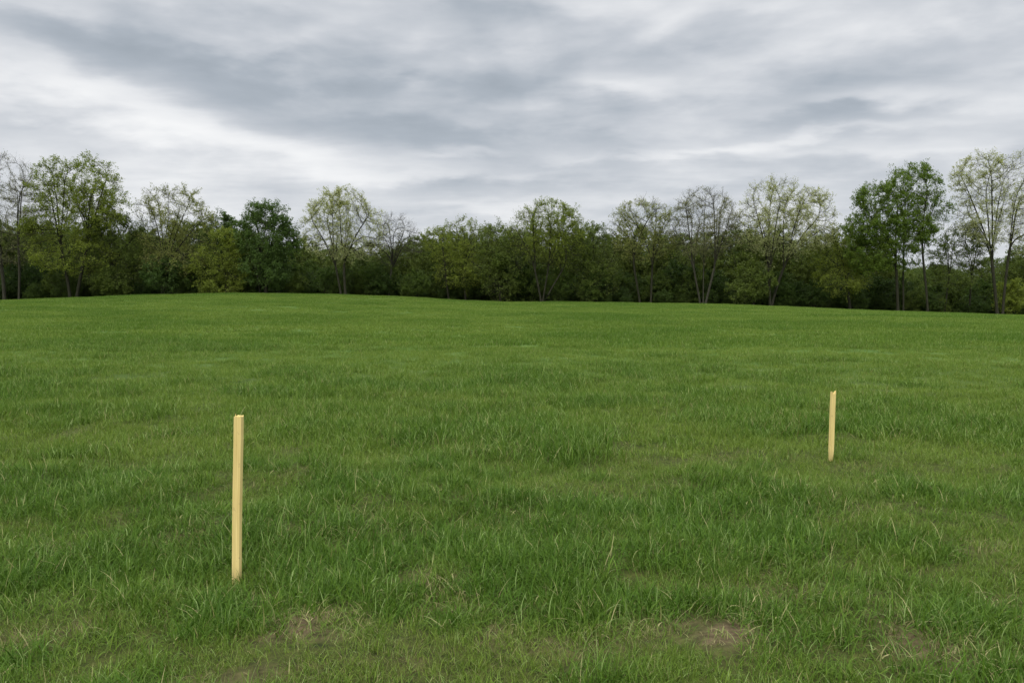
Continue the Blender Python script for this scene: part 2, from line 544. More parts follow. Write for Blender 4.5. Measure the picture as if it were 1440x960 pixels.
def frustums(P0, P1, R0, R1, D0, D1, k):
    """k-sided tapered tubes for many edges at once"""
    def ring(P, Rr, D):
        a = np.where(np.abs(D[:, 2:3]) < .9, np.array([[0, 0, 1.]]), np.array([[1., 0, 0]]))
        u = norm(np.cross(D, a)); v = np.cross(D, u)
        t = np.arange(k) * 2 * np.pi / k
        return P[:, None] + Rr[:, None, None] * (u[:, None] * np.cos(t)[None, :, None] + v[:, None] * np.sin(t)[None, :, None])
    n = len(P0)
    V = np.concatenate([ring(P0, R0, D0), ring(P1, R1, D1)], 1).reshape(-1, 3)
    b = (np.arange(n) * 2 * k)[:, None]; i = np.arange(k)[None]; j = (np.arange(k)[None] + 1) % k
    Q = np.stack([b + i, b + j, b + k + j, b + k + i], -1).reshape(-1, 4)
    return V, Q


def join_geo(parts):
    Vs, Qs, off = [], [], 0
    for V, Q in parts:
        Vs.append(V); Qs.append(Q + off); off += len(V)
    return np.concatenate(Vs), np.concatenate(Qs)


def leaves(P, size, r, updir=.3):
    n = len(P)
    a = norm(r.normal(size=(n, 3)) + np.array([0, 0, updir])); b = norm(np.cross(a, r.normal(size=(n, 3))))
    s = size * (.55 + .9 * r.random((n, 1)))
    c = np.cross(a, b)
    V = np.stack([P, P + s * (.5 * a + .36 * b + .06 * c), P + s * a, P + s * (.5 * a - .36 * b + .06 * c)], 1).reshape(-1, 3)
    Q = np.arange(n * 4).reshape(-1, 4)
    return V, Q


def tree_geo(stems, ells, seed, n_attr=700, n_leaf=9000, leaf=.13, tip=.011, rmax=.26, twigs=3, twig_len=.75,
             step=.42, kill=.66, up=.10, wander=.12, expo=2.1, low_leaf=0.0, thick=1.18, dens=1.0, limbs=None):
    r = np.random.default_rng(seed)
    pos, par = grow(stems, ells, int(n_attr * dens), r, step, kill, up, wander, limbs=limbs)
    rad = radii(pos, par, tip, expo, rmax) * thick
    ch = np.where(par >= 0)[0]
    root_of = np.arange(len(pos)); big_child = {}
    for c in ch:
        root_of[c] = root_of[par[c]]
        if par[c] not in big_child or rad[c] > rad[big_child[par[c]]]: big_child[par[c]] = c
    mid = np.array([q for q in big_child if par[q] >= 0]); mc = np.array([big_child[q] for q in mid])
    for _ in range(4):
        pos[mid] = .5 * pos[mid] + .25 * (pos[par[mid]] + pos[mc])
    dirs = np.zeros_like(pos); dirs[ch] = norm(pos[ch] - pos[par[ch]])
    roots = np.where(par < 0)[0]
    for q in roots: dirs[q] = (0, 0, 1); rad[q] *= 1.25
    # main continuation = thickest child
    main = {}
    for c in ch:
        p = par[c]
        if p not in main or rad[c] > rad[main[p]]: main[p] = c
    ismain = np.array([main.get(par[c], -1) == c for c in ch])
    P0 = pos[par[ch]]; P1 = pos[ch]
    R1 = rad[ch]; R0 = np.where(ismain, rad[par[ch]], np.minimum(rad[par[ch]], R1 * 1.2))
    D1 = dirs[ch]; D0 = np.where(ismain[:, None], dirs[par[ch]], D1)
    big = R1 > .045
    trunk = []
    for q in roots:
        g_ = big & (root_of[ch] == q)
        if g_.any(): trunk.append(frustums(P0[g_], P1[g_], R0[g_], R1[g_], D0[g_], D1[g_], 7))
    br = [frustums(P0[~big], P1[~big], R0[~big], R1[~big], D0[~big], D1[~big], 4)]
    # twigs
    cand = np.where((rad < .036 * max(1, thick)) & (par >= 0))[0]
    tipn = np.setdiff1d(cand, par)
    base = np.concatenate([np.repeat(cand, twigs), np.repeat(tipn, 3)])
    n = len(base)
    tdir = norm(dirs[base] * .9 + r.normal(0, .48, (n, 3)) + np.array([0, 0, .22]))
    L = twig_len * (.45 + .9 * r.random(n))
    p = pos[base] - dirs[base] * (r.random((n, 1)) * step)
    pts = [p]
    segs = 3
    q0, d0 = p, tdir
    for s in range(segs):
        d1 = norm(d0 + r.normal(0, .16, (n, 3)) + np.array([0, 0, .06]))
        q1 = q0 + d1 * (L / segs)[:, None]
        ra = tip * .62 * (1 - s / segs * .6); rb = tip * .62 * (1 - (s + 1) / segs * .6)
        br.append(frustums(q0, q1, np.full(n, ra), np.full(n, rb), d0, d1, 3))
        pts.append(q1); q0, d0 = q1, d1
    # side twiglets
    m = n
    pa = pts[1] + (pts[2] - pts[1]) * r.random((m, 1))
    dd = norm(norm(pts[2] - pts[1]) + r.normal(0, .6, (m, 3)))
    pe = pa + dd * (L * .5)[:, None]
    br.append(frustums(pa, pe, np.full(m, tip * .42), np.full(m, tip * .2), dd, dd, 3))
    branches = join_geo(br)
    # leaves along the twigs
    lv = None
    if n_leaf:
        n_leaf = int(n_leaf * 2.6); leaf *= .78
        C = np.stack(pts[1:] + [pe], 1)                 # n,4,3
        # clumped: some twigs carry many, some few
        wgt = (vnoise(p[:, 0] / 1.1 + seed, (p[:, 2] + p[:, 1] * .7) / 1.1, seed) ** 2.2 + .05)
        wgt *= .35 + r.random(n)
        k = r.choice(n, n_leaf, p=wgt / wgt.sum()); s = r.integers(0, 4, n_leaf)
        s2 = np.minimum(s + 1, 3); f = r.random((n_leaf, 1))
        LP = C[k, s] * (1 - f) + C[k, s2] * f + r.normal(0, leaf * .6, (n_leaf, 3))
        lv = leaves(LP, leaf, r)
    return trunk, branches, lv


def build_tree(name, x, y, trunk, branches, lv, leafmat, bark, label, cat='tree', group=None, rz=0, s=1.0):
    root = bpy.data.objects.new(name, None); COL.objects.link(root)
    root.location = (x, y, gz(x, y) - .05); root.rotation_euler = (0, 0, rz); root.scale = (s, s, s)
    root.empty_display_size = .5
    tag(root, label, cat, group)
    for tg in trunk: link('trunk', make_mesh('trunk', *tg, [bark], smooth=True), root)
    link('branches', make_mesh('branches', *branches, [bark]), root)
    if lv is not None: link('crown', make_mesh('crown', *lv, [leafmat]), root)
    return root


def stem_line(x0, x1, h, r, n=None, dy=0.0, bulge=.12):
    n = n or max(3, int(h / .6))
    t = np.linspace(0, 1, n)
    wx = np.cumsum(r.normal(0, bulge, n)) * .25; wx -= wx[0]
    wy = np.cumsum(r.normal(0, bulge, n)) * .25; wy -= wy[0]
    return [(x0 + (x1 - x0) * a ** 1.2 + b, dy * a + c, h * a) for a, b, c in zip(t, wx, wy)]


def featured(name, Y, basepx, ells_px, stems_px, label, leafmat, bark, seed, group=None, skirt=True, **kw):
    kw.setdefault('dens', 1.6); kw.setdefault('kill', .55); kw['twigs'] = kw.get('twigs', 3) + 1
    """ells_px: crown lobes (px, py, rx, ry) in photo pixels, turned into metres at depth Y;
    stems_px: (foot px, top px, top py)"""
    Y = Y - 2.2
    b = at(basepx, 420, Y); bx = b[0]; bz = gz(bx, Y) - .05
    m = Y / F
    r = np.random.default_rng(seed + 1000)
    ells = []
    for e in ells_px:
        px, py, rx, ry = e[:4]
        c = at(px, py, Y)
        ells.append((c[0] - bx, (e[4] if len(e) > 4 else 0) + r.normal(0, .25), c[2] - bz, rx * m * 1.20, min(rx, ry * 1.3) * m * .95, ry * m * 1.10))
    xa = min(e[0] - e[2] for e in ells_px); xb = max(e[0] + e[2] for e in ells_px)
    yb = max(e[1] + e[3] for e in ells_px)
    if skirt:
        c = at(.5 * (xa + xb), yb + 4, Y)
        ells.append((c[0] - bx, 0, c[2] - bz, .42 * (xb - xa) * m, .40 * (xb - xa) * m, 22 * m))
    stems = []
    for fx, tx, ty in stems_px:
        p0 = at(fx, 430, Y); p1 = at(tx, ty, Y)
        stems.append(stem_line(p0[0] - bx, p1[0] - bx, p1[2] - bz, r, dy=r.normal(0, .4)))
    for i, s in enumerate(stems):     # stems start a little apart in depth
        oy = r.normal(0, .25) if i else 0
        stems[i] = [(a, b_ + oy, c_) for a, b_, c_ in s]
    g = tree_geo(stems, ells, seed, **kw)
    return build_tree(name, bx, Y, *g, leafmat, bark, label, group=group)


TG = 'tall trees along the far edge of the field'
# the tall trees you can tell apart, left to right
featured('bare_tree', 90, 27, [(8, 262, 38, 42), (30, 300, 34, 45), (-20, 300, 40, 50)], [(27, 22, 330), (6, 0, 340)],
         'tall thin tree with grey-brown twigs and few leaves at the left edge of the photo', L_TAN, BARK_GREY, 11, TG,
         n_attr=620, n_leaf=8000, leaf=.10, twigs=4, rmax=.20)
featured('leafy_tree', 89, 110, [(82, 262, 34, 34), (125, 262, 38, 38), (100, 300, 52, 42), (150, 290, 30, 30), (70, 325, 34, 36)],
         [(108, 126, 322), (100, 84, 340)],
         'broad yellow-green tree with a dark forked leaning trunk, second tall tree from the left edge', L_YEL, BARK, 12, TG,
         n_attr=950, n_leaf=22000, leaf=.15, rmax=.27, low_leaf=.3)
featured('young_leaf_tree', 91, 232, [(218, 298, 26, 32), (250, 300, 34, 36), (275, 318, 26, 30), (235, 340, 36, 26)], [(232, 230, 372)],
         'round-topped olive tree with thin new leaves, left of the dark green rounded tree', L_OLIVE, BARK, 13, TG,
         n_attr=850, n_leaf=11000, leaf=.12, rmax=.22)
featured('dense_tree', 90, 374, [(374, 312, 28, 27), (352, 330, 20, 26), (396, 335, 22, 28), (375, 350, 34, 30)], [(374, 375, 372), (366, 360, 365)],
         'dark green densely leaved rounded tree standing lower than its pale neighbour', L_DARK, BARK, 14, TG,
         n_attr=850, n_leaf=26000, leaf=.15, rmax=.20)
featured('pale_tree', 88, 484, [(484, 300, 36, 30), (452, 318, 24, 30), (516, 322, 28, 30), (485, 340, 48, 28)], [(486, 484, 362), (480, 470, 366)],
         'pale whitish-green tree with open fan of dark limbs, right of the dark green rounded tree', L_PALE, BARK, 15, TG, skirt=False,
         n_attr=1000, n_leaf=11000, leaf=.12, twigs=3, rmax=.26)
featured('bare_tree', 92, 548, [(558, 328, 24, 26), (580, 345, 16, 20), (545, 348, 20, 24)], [(546, 552, 368)],
         'small leafless tree with fine purplish-grey twigs right of the pale fan-shaped tree', L_TAN, BARK_GREY, 16, TG, skirt=False,
         n_attr=520, n_leaf=700, leaf=.09, twigs=4, rmax=.14)
featured('young_leaf_tree', 93, 655, [(652, 330, 24, 22), (622, 340, 22, 20), (675, 345, 20, 20), (648, 360, 40, 22)], [(655, 652, 380), (632, 628, 385)],
         'low light-green tree with a thin see-through top, left of the centre of the tree line', L_YEL, BARK, 17, TG,
         n_attr=700, n_leaf=12000, leaf=.13, rmax=.17)
featured('leafy_tree', 91, 704, [(702, 345, 26, 28), (705, 375, 30, 26)], [(704, 702, 388)],
         'low olive-green bushy tree directly left of the round-headed forked tree', L_FILL1, BARK, 18, TG,
         n_attr=520, n_leaf=13000, leaf=.14, rmax=.17)
featured('young_leaf_tree', 89, 762, [(770, 312, 34, 28), (745, 325, 24, 30), (800, 325, 22, 26), (770, 345, 44, 28)],
         [(761, 750, 372), (763, 770, 375), (765, 796, 372)],
         'round-headed yellow-green tree with several stems forking from one low foot, near the centre', L_YEL, BARK, 19, TG, skirt=False,
         n_attr=950, n_leaf=12500, leaf=.12, rmax=.21)
featured('leafy_tree', 92, 843, [(835, 345, 30, 26), (835, 372, 34, 24), (860, 355, 16, 20)], [(838, 834, 380), (849, 852, 378)],
         'low olive tree on two thin straight trunks, right of the round-headed forked tree', L_FILL1, BARK, 20, TG,
         n_attr=600, n_leaf=12500, leaf=.14, rmax=.15)
featured('young_leaf_tree', 90, 908, [(905, 308, 34, 26), (882, 325, 20, 26), (932, 325, 22, 28), (908, 345, 38, 24)],
         [(900, 890, 362), (916, 918, 360)],
         'thin-leaved olive tree with two tall slender trunks, left of the bare fan-shaped tree', L_OLIVE, BARK, 21, TG, skirt=False,
         n_attr=900, n_leaf=8500, leaf=.11, rmax=.19)
featured('bare_tree', 89, 988, [(990, 296, 36, 28), (962, 318, 20, 30), (1018, 315, 22, 30), (990, 335, 44, 28)],
         [(985, 972, 368), (988, 990, 368), (991, 1006, 368)],
         'nearly bare grey-brown tree spreading like a fan of upright limbs, right of centre', L_TAN, BARK_GREY, 22, TG, skirt=False,
         n_attr=1000, n_leaf=7500, leaf=.10, twigs=4, up=.16, rmax=.20)
featured('pale_tree', 89, 1084, [(1090, 288, 38, 36), (1134, 300, 36, 34), (1060, 322, 24, 34), (1105, 330, 58, 30), (1155, 330, 18, 20)],
         [(1083, 1080, 372), (1086, 1108, 368)],
         'wide pale olive tree with fine branching limbs and a broad two-lobed crown', L_PALE, BARK, 23, TG, skirt=False,
         n_attr=1150, n_leaf=14000, leaf=.12, rmax=.26)
featured('dense_tree', 88, 1272, [(1285, 268, 34, 34), (1240, 288, 34, 28), (1310, 300, 26, 32), (1222, 318, 30, 24), (1260, 325, 44, 34), (1225, 360, 30, 26), (1262, 362, 34, 18)],
         [(1263, 1256, 345), (1274, 1280, 335), (1304, 1296, 335)],
         'large rich green leafy tree on three dark trunks, second tall tree from the right edge', L_GREEN, BARK, 24, TG, skirt=False,
         n_attr=1200, n_leaf=34000, leaf=.15, rmax=.24)
featured('young_leaf_tree', 91, 1334, [(1345, 345, 30, 24), (1365, 360, 20, 24), (1322, 358, 16, 20)], [(1328, 1338, 378), (1362, 1362, 380)],
         'small dark low tree in the gap between the two tallest trees on the right', L_FILL1, BARK, 25, TG,
         n_attr=520, n_leaf=7500, leaf=.13, rmax=.13)
featured('pale_tree', 88, 1408, [(1378, 255, 34, 36), (1432, 262, 34, 44), (1395, 305, 40, 40), (1455, 310, 30, 50)],
         [(1403, 1394, 345), (1409, 1426, 330)],
         'tall airy pale-leaved tree with dark forked trunks at the right edge of the photo', L_PALE, BARK, 26, TG, skirt=False,
         n_attr=1150, n_leaf=13000, leaf=.12, rmax=.22)
featured('leafy_tree', 90, 1200, [(1188, 345, 26, 24), (1165, 355, 22, 24), (1205, 370, 26, 22)], [(1196, 1188, 388)],
         'low yellow-green tree in the dip between the two-lobed pale tree and the rich green one', L_YEL, BARK, 27, TG,
         n_attr=520, n_leaf=9000, leaf=.13, rmax=.14)
featured('leafy_tree', 90, 318, [(318, 352, 24, 28), (305, 372, 30, 28), (332, 378, 20, 26)], [(318, 316, 392)],
         'low bright yellow-green mounded tree just left of the dark green rounded tree', L_YEL, BARK, 28, TG,
         n_attr=520, n_leaf=14000, leaf=.14, rmax=.14)
featured('evergreen_tree', 96, 312, [(312, 322, 16, 22), (300, 340, 20, 22)], [(310, 311, 360)],
         'small blackish-green treetop showing behind the mounded yellow-green tree', L_DARK, BARK, 29, TG,
         n_attr=400, n_leaf=11000, leaf=.14, rmax=.14)
featured('leafy_tree', 91, 158, [(160, 325, 30, 30), (185, 345, 24, 28), (150, 360, 40, 30)], [(158, 160, 375)],
         'low olive-green tree filling the dip left of the round-topped olive tree', L_FILL1, BARK, 30, TG,
         n_attr=600, n_leaf=14000, leaf=.14, rmax=.15)


# second row: fill trees, individuals from shared meshes
def fill_proto(seed, h, w, n_leaf, leaf=.17, n_attr=520):
    r = np.random.default_rng(seed)
    ells = [(0, 0, h * .66, w, w, h * .33), (r.normal(0, .6), r.normal(0, .6), h * .42, w * .9, w * .9, h * .25)]
    st = [stem_line(0, r.normal(0, .5), h * .42, r), [(a + .35, b + .2, c) for a, b, c in stem_line(0, r.normal(0, 1.2), h * .36, r)]]
    return tree_geo(st, ells, seed, n_attr=n_attr, n_leaf=n_leaf, leaf=leaf, rmax=.15, step=.5, kill=.72, twigs=2, twig_len=.85)


FP = [fill_proto(200 + i, 8.6 + .5 * i, 2.4 + .15 * (i % 3), [9000, 11500, 4500, 9500][i]) for i in range(4)]
FM = [([make_mesh('trunk', *q, [BARK], smooth=True) for q in g[0]], make_mesh('branches', *g[1], [BARK]), make_mesh('crown', *g[2], [L_FILL1])) for g in FP]
second = [  # px, depth, top py, mesh, label
    (-10, 97, 318, 0, 'olive tree filling in behind the thin grey-brown tree at the left edge'),
    (60, 98, 322, 1, 'olive tree behind the left edge of the broad yellow-green forked tree'),
    (200, 98, 330, 3, 'olive tree in the low gap left of the round-topped olive tree'),
    (268, 99, 318, 1, 'olive tree close behind the right shoulder of the round-topped olive tree'),
    (430, 98, 345, 0, 'olive tree in the dip between the dark green rounded tree and the pale tree'),
    (522, 99, 350, 2, 'thin olive tree between the pale tree and the small leafless tree'),
    (600, 97, 340, 3, 'olive tree right of the small leafless tree with purplish twigs'),
    (735, 98, 330, 1, 'olive tree behind the left side of the round-headed forked tree'),
    (815, 99, 332, 0, 'olive tree in the dip right of the round-headed forked tree'),
    (870, 98, 338, 3, 'olive tree between the two-trunked low tree and the slender-trunked tree'),
    (950, 97, 338, 2, 'thin olive tree between the slender-trunked tree and the bare fan-shaped tree'),
    (1040, 98, 330, 1, 'olive tree between the bare fan-shaped tree and the two-lobed pale tree'),
    (1130, 98, 345, 3, 'olive tree behind the right side of the two-lobed pale tree'),
    (1245, 100, 372, 0, 'low olive tree behind the three dark trunks of the rich green tree'),
    (1440, 98, 352, 3, 'olive tree behind the forked trunks at the right edge'),
    (130, 99, 320, 0, 'olive tree behind the right side of the broad yellow-green forked tree'),
    (345, 100, 335, 1, 'olive tree showing between the mounded yellow-green tree and the dark green rounded tree'),
    (480, 99, 348, 3, 'olive tree directly behind the foot limbs of the pale whitish-green tree'),
    (570, 99, 348, 0, 'olive tree filling in under the small leafless tree'),
    (640, 99, 335, 1, 'olive tree behind the low light-green see-through tree'),
    (690, 97, 328, 2, 'thin olive tree rising between the low light-green tree and the bushy olive one'),
    (775, 99, 330, 3, 'olive tree directly behind the stems of the round-headed forked tree'),
    (905, 99, 330, 0, 'olive tree directly behind the two tall slender trunks'),
    (990, 99, 334, 3, 'olive tree directly behind the bare fan-shaped tree'),
    (1085, 99, 334, 0, 'olive tree directly behind the trunk of the two-lobed pale tree'),
    (1170, 99, 338, 1, 'olive tree left of the dip beside the rich green tree'),
    (1215, 99, 345, 2, 'thin olive tree behind the left edge of the rich green tree'),
    (1385, 100, 372, 2, 'low thin tree in the pale gap left of the forked trunks at the right edge'),
]
for i, (px, Y, top, k, lab) in enumerate(second):
    top -= 12
    x = at(px, 400, Y)[0]; z0 = gz(x, Y)
    s = (at(px, top, Y)[2] - z0) / (8.6 + .5 * k)
    root = bpy.data.objects.new('woodland_tree', None); COL.objects.link(root)
    root.location = (x, Y, z0 - .05); root.rotation_euler = (0, 0, i * 2.1); root.scale = (s, s, s)
    tag(root, lab, 'tree', 'second row of trees behind the tall ones')
    for me in FM[k][0]: link('trunk', me, root)
    link('branches', FM[k][1], root); link('crown', FM[k][2], root)

# the wood behind and the thicket at its foot: nobody could count these
def combined(name, g, leafm):
    V, Q = join_geo([*g[0], g[1], g[2]])
    mi = np.concatenate([np.zeros(len(Q) - len(g[2][1])), np.ones(len(g[2][1]))])
    return make_mesh(name, V, Q, [BARK, leafm], mat_idx=mi)


def scatter_plants(name, protos, X, Y, S, T, label, cat, seed):
    r = np.random.default_rng(seed); n = len(X)
    P = np.stack([X, Y, ground_z(X, Y) - .05], -1)
    rot = np.stack([np.zeros(n), np.zeros(n), r.random(n) * 6.283], -1)
    o = scatter_object(name, protos, P, rot, np.repeat(S[:, None], 3, 1), r.integers(0, len(protos), n), {'tint': T})
    tag(o, label, cat, kind='stuff')


r = np.random.default_rng(77)
WP = [combined('wood_tree', g, L_FILL) for g in FP]
n = 260
X = r.uniform(-92, 92, n); Y = 100 + 34 * r.random(n)
top_px = np.interp(X / Y * F + 720, [0, 150, 330, 430, 560, 720, 900, 1080, 1200, 1260, 1350, 1440], [322, 326, 332, 348, 350, 332, 336, 336, 350, 372, 376, 362])
hgt = EYE + (412 - top_px) / F * Y - ground_z(X, Y)
S = hgt / 9.3 * (.82 + .2 * r.random(n))
scatter_plants('background_wood', WP, X, Y, S, r.random(n), 'dim olive-green wood massed behind the two rows of trees', 'woodland', 5)


def bush_geo(seed, h, w, n_leaf, leaf=.15):
    r = np.random.default_rng(seed)
    ells = [(0, 0, h * .55, w, w, h * .45), (r.normal(0, w * .4), r.normal(0, w * .3), h * .3, w * .8, w * .8, h * .28)]
    st = [[(0, 0, 0), (r.normal(0, .15), r.normal(0, .15), h * .18)], [(.2, .1, 0), (.2 + r.normal(0, .2), r.normal(0, .2), h * .2)],
          [(-.2, .1, 0), (-.2 + r.normal(0, .2), r.normal(0, .2), h * .16)]]
    return tree_geo(st, ells, seed, n_attr=260, n_leaf=n_leaf, leaf=leaf, rmax=.06, step=.32, kill=.45, twigs=2, twig_len=.6, tip=.009)


def safe_bush(seed, h, w, nl, leaf=.15):
    g = bush_geo(seed, h, w, nl, leaf)
    return g


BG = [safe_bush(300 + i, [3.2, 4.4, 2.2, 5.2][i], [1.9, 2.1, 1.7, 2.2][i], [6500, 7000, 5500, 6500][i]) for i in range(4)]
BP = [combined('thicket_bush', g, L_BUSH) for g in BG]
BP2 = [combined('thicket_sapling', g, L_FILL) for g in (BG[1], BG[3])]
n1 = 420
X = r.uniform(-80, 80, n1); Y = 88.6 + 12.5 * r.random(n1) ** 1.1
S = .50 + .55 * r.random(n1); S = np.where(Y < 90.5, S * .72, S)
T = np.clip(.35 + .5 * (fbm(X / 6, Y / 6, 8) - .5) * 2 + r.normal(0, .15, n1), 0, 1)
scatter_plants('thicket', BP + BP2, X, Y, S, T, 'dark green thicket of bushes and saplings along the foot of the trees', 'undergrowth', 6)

# single bushes one can pick out
def single_bush(px, Y, s, k, mat, label):
    x = at(px, 420, Y)[0]
    build_tree('bush', x, Y, *BG[k], mat, BARK, label, 'bush', 'bushes at the foot of the trees', rz=px, s=s)
single_bush(228, 87.6, 1.0, 1, L_DARK, 'rounded dark green bush under the round-topped olive tree')
single_bush(160, 87.4, .95, 0, L_FILL1, 'mounded green bush between the two leftmost leafy trees')
single_bush(1060, 87.4, 1.1, 1, L_FILL1, 'light green bush under the left lobe of the two-lobed pale tree')
single_bush(1425, 87.3, .9, 1, L_YEL, 'yellow-green bush at the right edge behind the field crest')


# ------------------------------------------------------------------ stakes
def wood_mat():
    m, nt = new_mat('raw_pine')
    tcn = N(nt, 'ShaderNodeTexCoord')
    mp = N(nt, 'ShaderNodeMapping'); mp.inputs['Scale'].default_value = (150, 150, 3.0)
    nt.links.new(tcn.outputs['Object'], mp.inputs[0])
    nz = N(nt, 'ShaderNodeTexNoise'); nz.inputs['Scale'].default_value = 1.0; nz.inputs['Detail'].default_value = 4
    nz.inputs['Distortion'].default_value = .4
    nt.links.new(mp.outputs[0], nz.inputs['Vector'])
    n2 = N(nt, 'ShaderNodeTexNoise'); n2.inputs['Scale'].default_value = 5; n2.inputs['Detail'].default_value = 3
    nt.links.new(tcn.outputs['Object'], n2.inputs['Vector'])
    f = math_(nt, 'MULTIPLY_ADD', nz.outputs[0], 2.2, -.6, clamp=True)
    col = mixc(nt, f, (.62, .46, .155), (.84, .66, .27))
    col = mixc(nt, math_(nt, 'MULTIPLY_ADD', n2.outputs[0], 1.6, -.75, clamp=True), col, (.60, .44, .16))
    n3 = N(nt, 'ShaderNodeTexNoise'); n3.inputs['Scale'].default_value = 38; n3.inputs['Detail'].default_value = 3
    nt.links.new(tcn.outputs['Object'], n3.inputs['Vector'])
    col = mixc(nt, math_(nt, 'MULTIPLY_ADD', n3.outputs[0], 6.0, -3.9, clamp=True), col, (.36, .25, .11))   # specks and saw marks
    sz_ = N(nt, 'ShaderNodeSeparateXYZ'); nt.links.new(tcn.outputs['Object'], sz_.inputs[0])
    mud = math_(nt, 'MULTIPLY', math_(nt, 'MULTIPLY_ADD', sz_.outputs[2], -9, 1.0, clamp=True), math_(nt, 'MULTIPLY_ADD', n2.outputs[0], 2, -.2, clamp=True))
    col = mixc(nt, math_(nt, 'MULTIPLY', mud, .55), col, (.22, .17, .08))                                   # soil splashed on the foot
    p = N(nt, 'ShaderNodeBsdfPrincipled'); p.inputs['Roughness'].default_value = .8
    p.inputs['Specular IOR Level'].default_value = .3
    nt.links.new(col, p.inputs['Base Color'])
    b = N(nt, 'ShaderNodeBump'); b.inputs['Strength'].default_value = .35; b.inputs['Distance'].default_value = .002
    nt.links.new(nz.outputs[0], b.inputs['Height']); nt.links.new(b.outputs[0], p.inputs['Normal'])
    o = N(nt, 'ShaderNodeOutputMaterial'); nt.links.new(p.outputs[0], o.inputs[0])
    return m


WOOD = wood_mat()


def stake_mesh(name, w, d, h, top_fn, point=.0, seed=1, nu=9):
    """square-section stake with a worked top: grid across the top, slightly bowed sides, point driven in the ground"""
    import bmesh
    r = random.Random(seed)
    bm = bmesh.new()
    # rows of a closed section of nu points per side, bevelled corners
    sec = []
    b = .0022
    corners = [(-w / 2, -d / 2), (w / 2, -d / 2), (w / 2, d / 2), (-w / 2, d / 2)]
    for i in range(4):
        (x0, y0), (x1, y1) = corners[i], corners[(i + 1) % 4]
        L = math.hypot(x1 - x0, y1 - y0); ux, uy = (x1 - x0) / L, (y1 - y0) / L
        for k in range(nu):
            t = b + (L - 2 * b) * k / (nu - 1)
            sec.append((x0 + ux * t, y0 + uy * t))
    zs = [-.22, -.02, .0] + [h * k / 22 for k in range(1, 23)]
    rows = []
    for z in zs:
        t = max(0, min(1, (z + .22) / (.22 + point))) if point > -.2 else 1
        sc = .12 + .88 * min(1, t)
        bow = .0016 * math.sin(z * 5.1 + seed)
        row = []
        for (x, y) in sec:
            zz = z
            if z == zs[-1]: zz = h + top_fn(x / w, y / d)
            row.append(bm.verts.new((x * sc + bow, y * sc, zz)))
        rows.append(row)
    n = len(sec)
    for a, c in zip(rows[:-1], rows[1:]):
        for i in range(n):
            bm.faces.new((a[i], a[(i + 1) % n], c[(i + 1) % n], c[i]))
    # top: bridge front side to back side through the opposite points
    top = rows[-1]
    fr = top[0:nu]; rt = top[nu:2 * nu]; bk = top[2 * nu:3 * nu][::-1]; lf = top[3 * nu:4 * nu][::-1]
    grid = []
    for j in range(nu):
        line = []
        for i in range(nu):
            if j == 0: line.append(fr[i]); continue
            if j == nu - 1: line.append(bk[i]); continue
            x = fr[i].co.x; y = -d / 2 + b + (d - 2 * b) * j / (nu - 1)
            line.append(bm.verts.new((x, y, h + top_fn((x) / w, y / d) + r.uniform(-.0008, .0008))))
        grid.append(line)
    for j in range(nu - 1):
        for i in range(nu - 1):
            bm.faces.new((grid[j][i], grid[j][i + 1], grid[j + 1][i + 1], grid[j + 1][i]))
    # side strips of the top
    for j in range(nu - 1):
        R0, R1 = rt[j], rt[j + 1]; L0, L1 = lf[j], lf[j + 1]
        bm.faces.new((grid[j][-1], R0, R1, grid[j + 1][-1])) if len({grid[j][-1], R0, R1, grid[j + 1][-1]}) == 4 else None
        bm.faces.new((L0, grid[j][0], grid[j + 1][0], L1)) if len({L0, grid[j][0], grid[j + 1][0], L1}) == 4 else None
    bm.normal_update()
    me = bpy.data.meshes.new(name); bm.to_mesh(me); bm.free()
    me.materials.append(WOOD)
    return me


def stake(px_foot, py_foot, px_top, py_top, width_px, top_fn, point, label, rz, seed):
    x, y = ground_hit(px_foot, py_foot)
    w = width_px * math.hypot(x, y) / F
    p1 = at(px_top, py_top, y)
    z0 = gz(x, y)
    h = p1[2] - z0
    me = stake_mesh('stake', w, w * .82, h, top_fn, point, seed)
    o = link('wooden_stake', me)
    o.location = (x, y, z0)
    o.rotation_euler = (R(1.0), math.atan2(p1[0] - x, h), R(rz))
    tag(o, label, 'stake', 'wooden survey stakes driven in the grass')
    return o, w, h


def top_a(u, v):
    t = -.002 + .0035 * math.sin(u * 7 + 1) * math.cos(v * 5) + .0022 * math.sin(u * 23 + v * 17)
    if u < -.30: t -= .006
    return t


def top_b(u, v):      # split, scooped-out top with two raised horns
    t = -.020 + .085 * u * u
    if u > .3: t += .006
    if v > .25: t -= .008
    return t


s1, w1, h1 = stake(333, 820, 337.5, 583, 10.5, top_a, -.1, 'nearer and taller pale raw-wood stake with a chipped flat top, on the left', -5, 3)
s2, w2, h2 = stake(1168, 648, 1171, 550, 5.7, top_b, .10, 'farther and smaller wooden stake with a notched top, on the right', 12, 8)
# splinter still standing on the first stake's top
import bmesh
bm = bmesh.new()
pts = [(-.3 * w1, -.2 * w1, -.01, .0028), (-.29 * w1, -.2 * w1, .007, .0022), (-.27 * w1, -.22 * w1, .016, .0006)]
rings = [[bm.verts.new((x + rr * math.cos(a), y + rr * math.sin(a), h1 - .004 + z)) for a in (0.3, 1.9, 3.4, 5.0)] for x, y, z, rr in pts]
for a, c in zip(rings[:-1], rings[1:]):
    for i in range(4): bm.faces.new((a[i], a[(i + 1) % 4], c[(i + 1) % 4], c[i]))
bm.faces.new(rings[-1])
me = bpy.data.meshes.new('splinter'); bm.to_mesh(me); bm.free(); me.materials.append(WOOD)
link('splinter', me, s1)

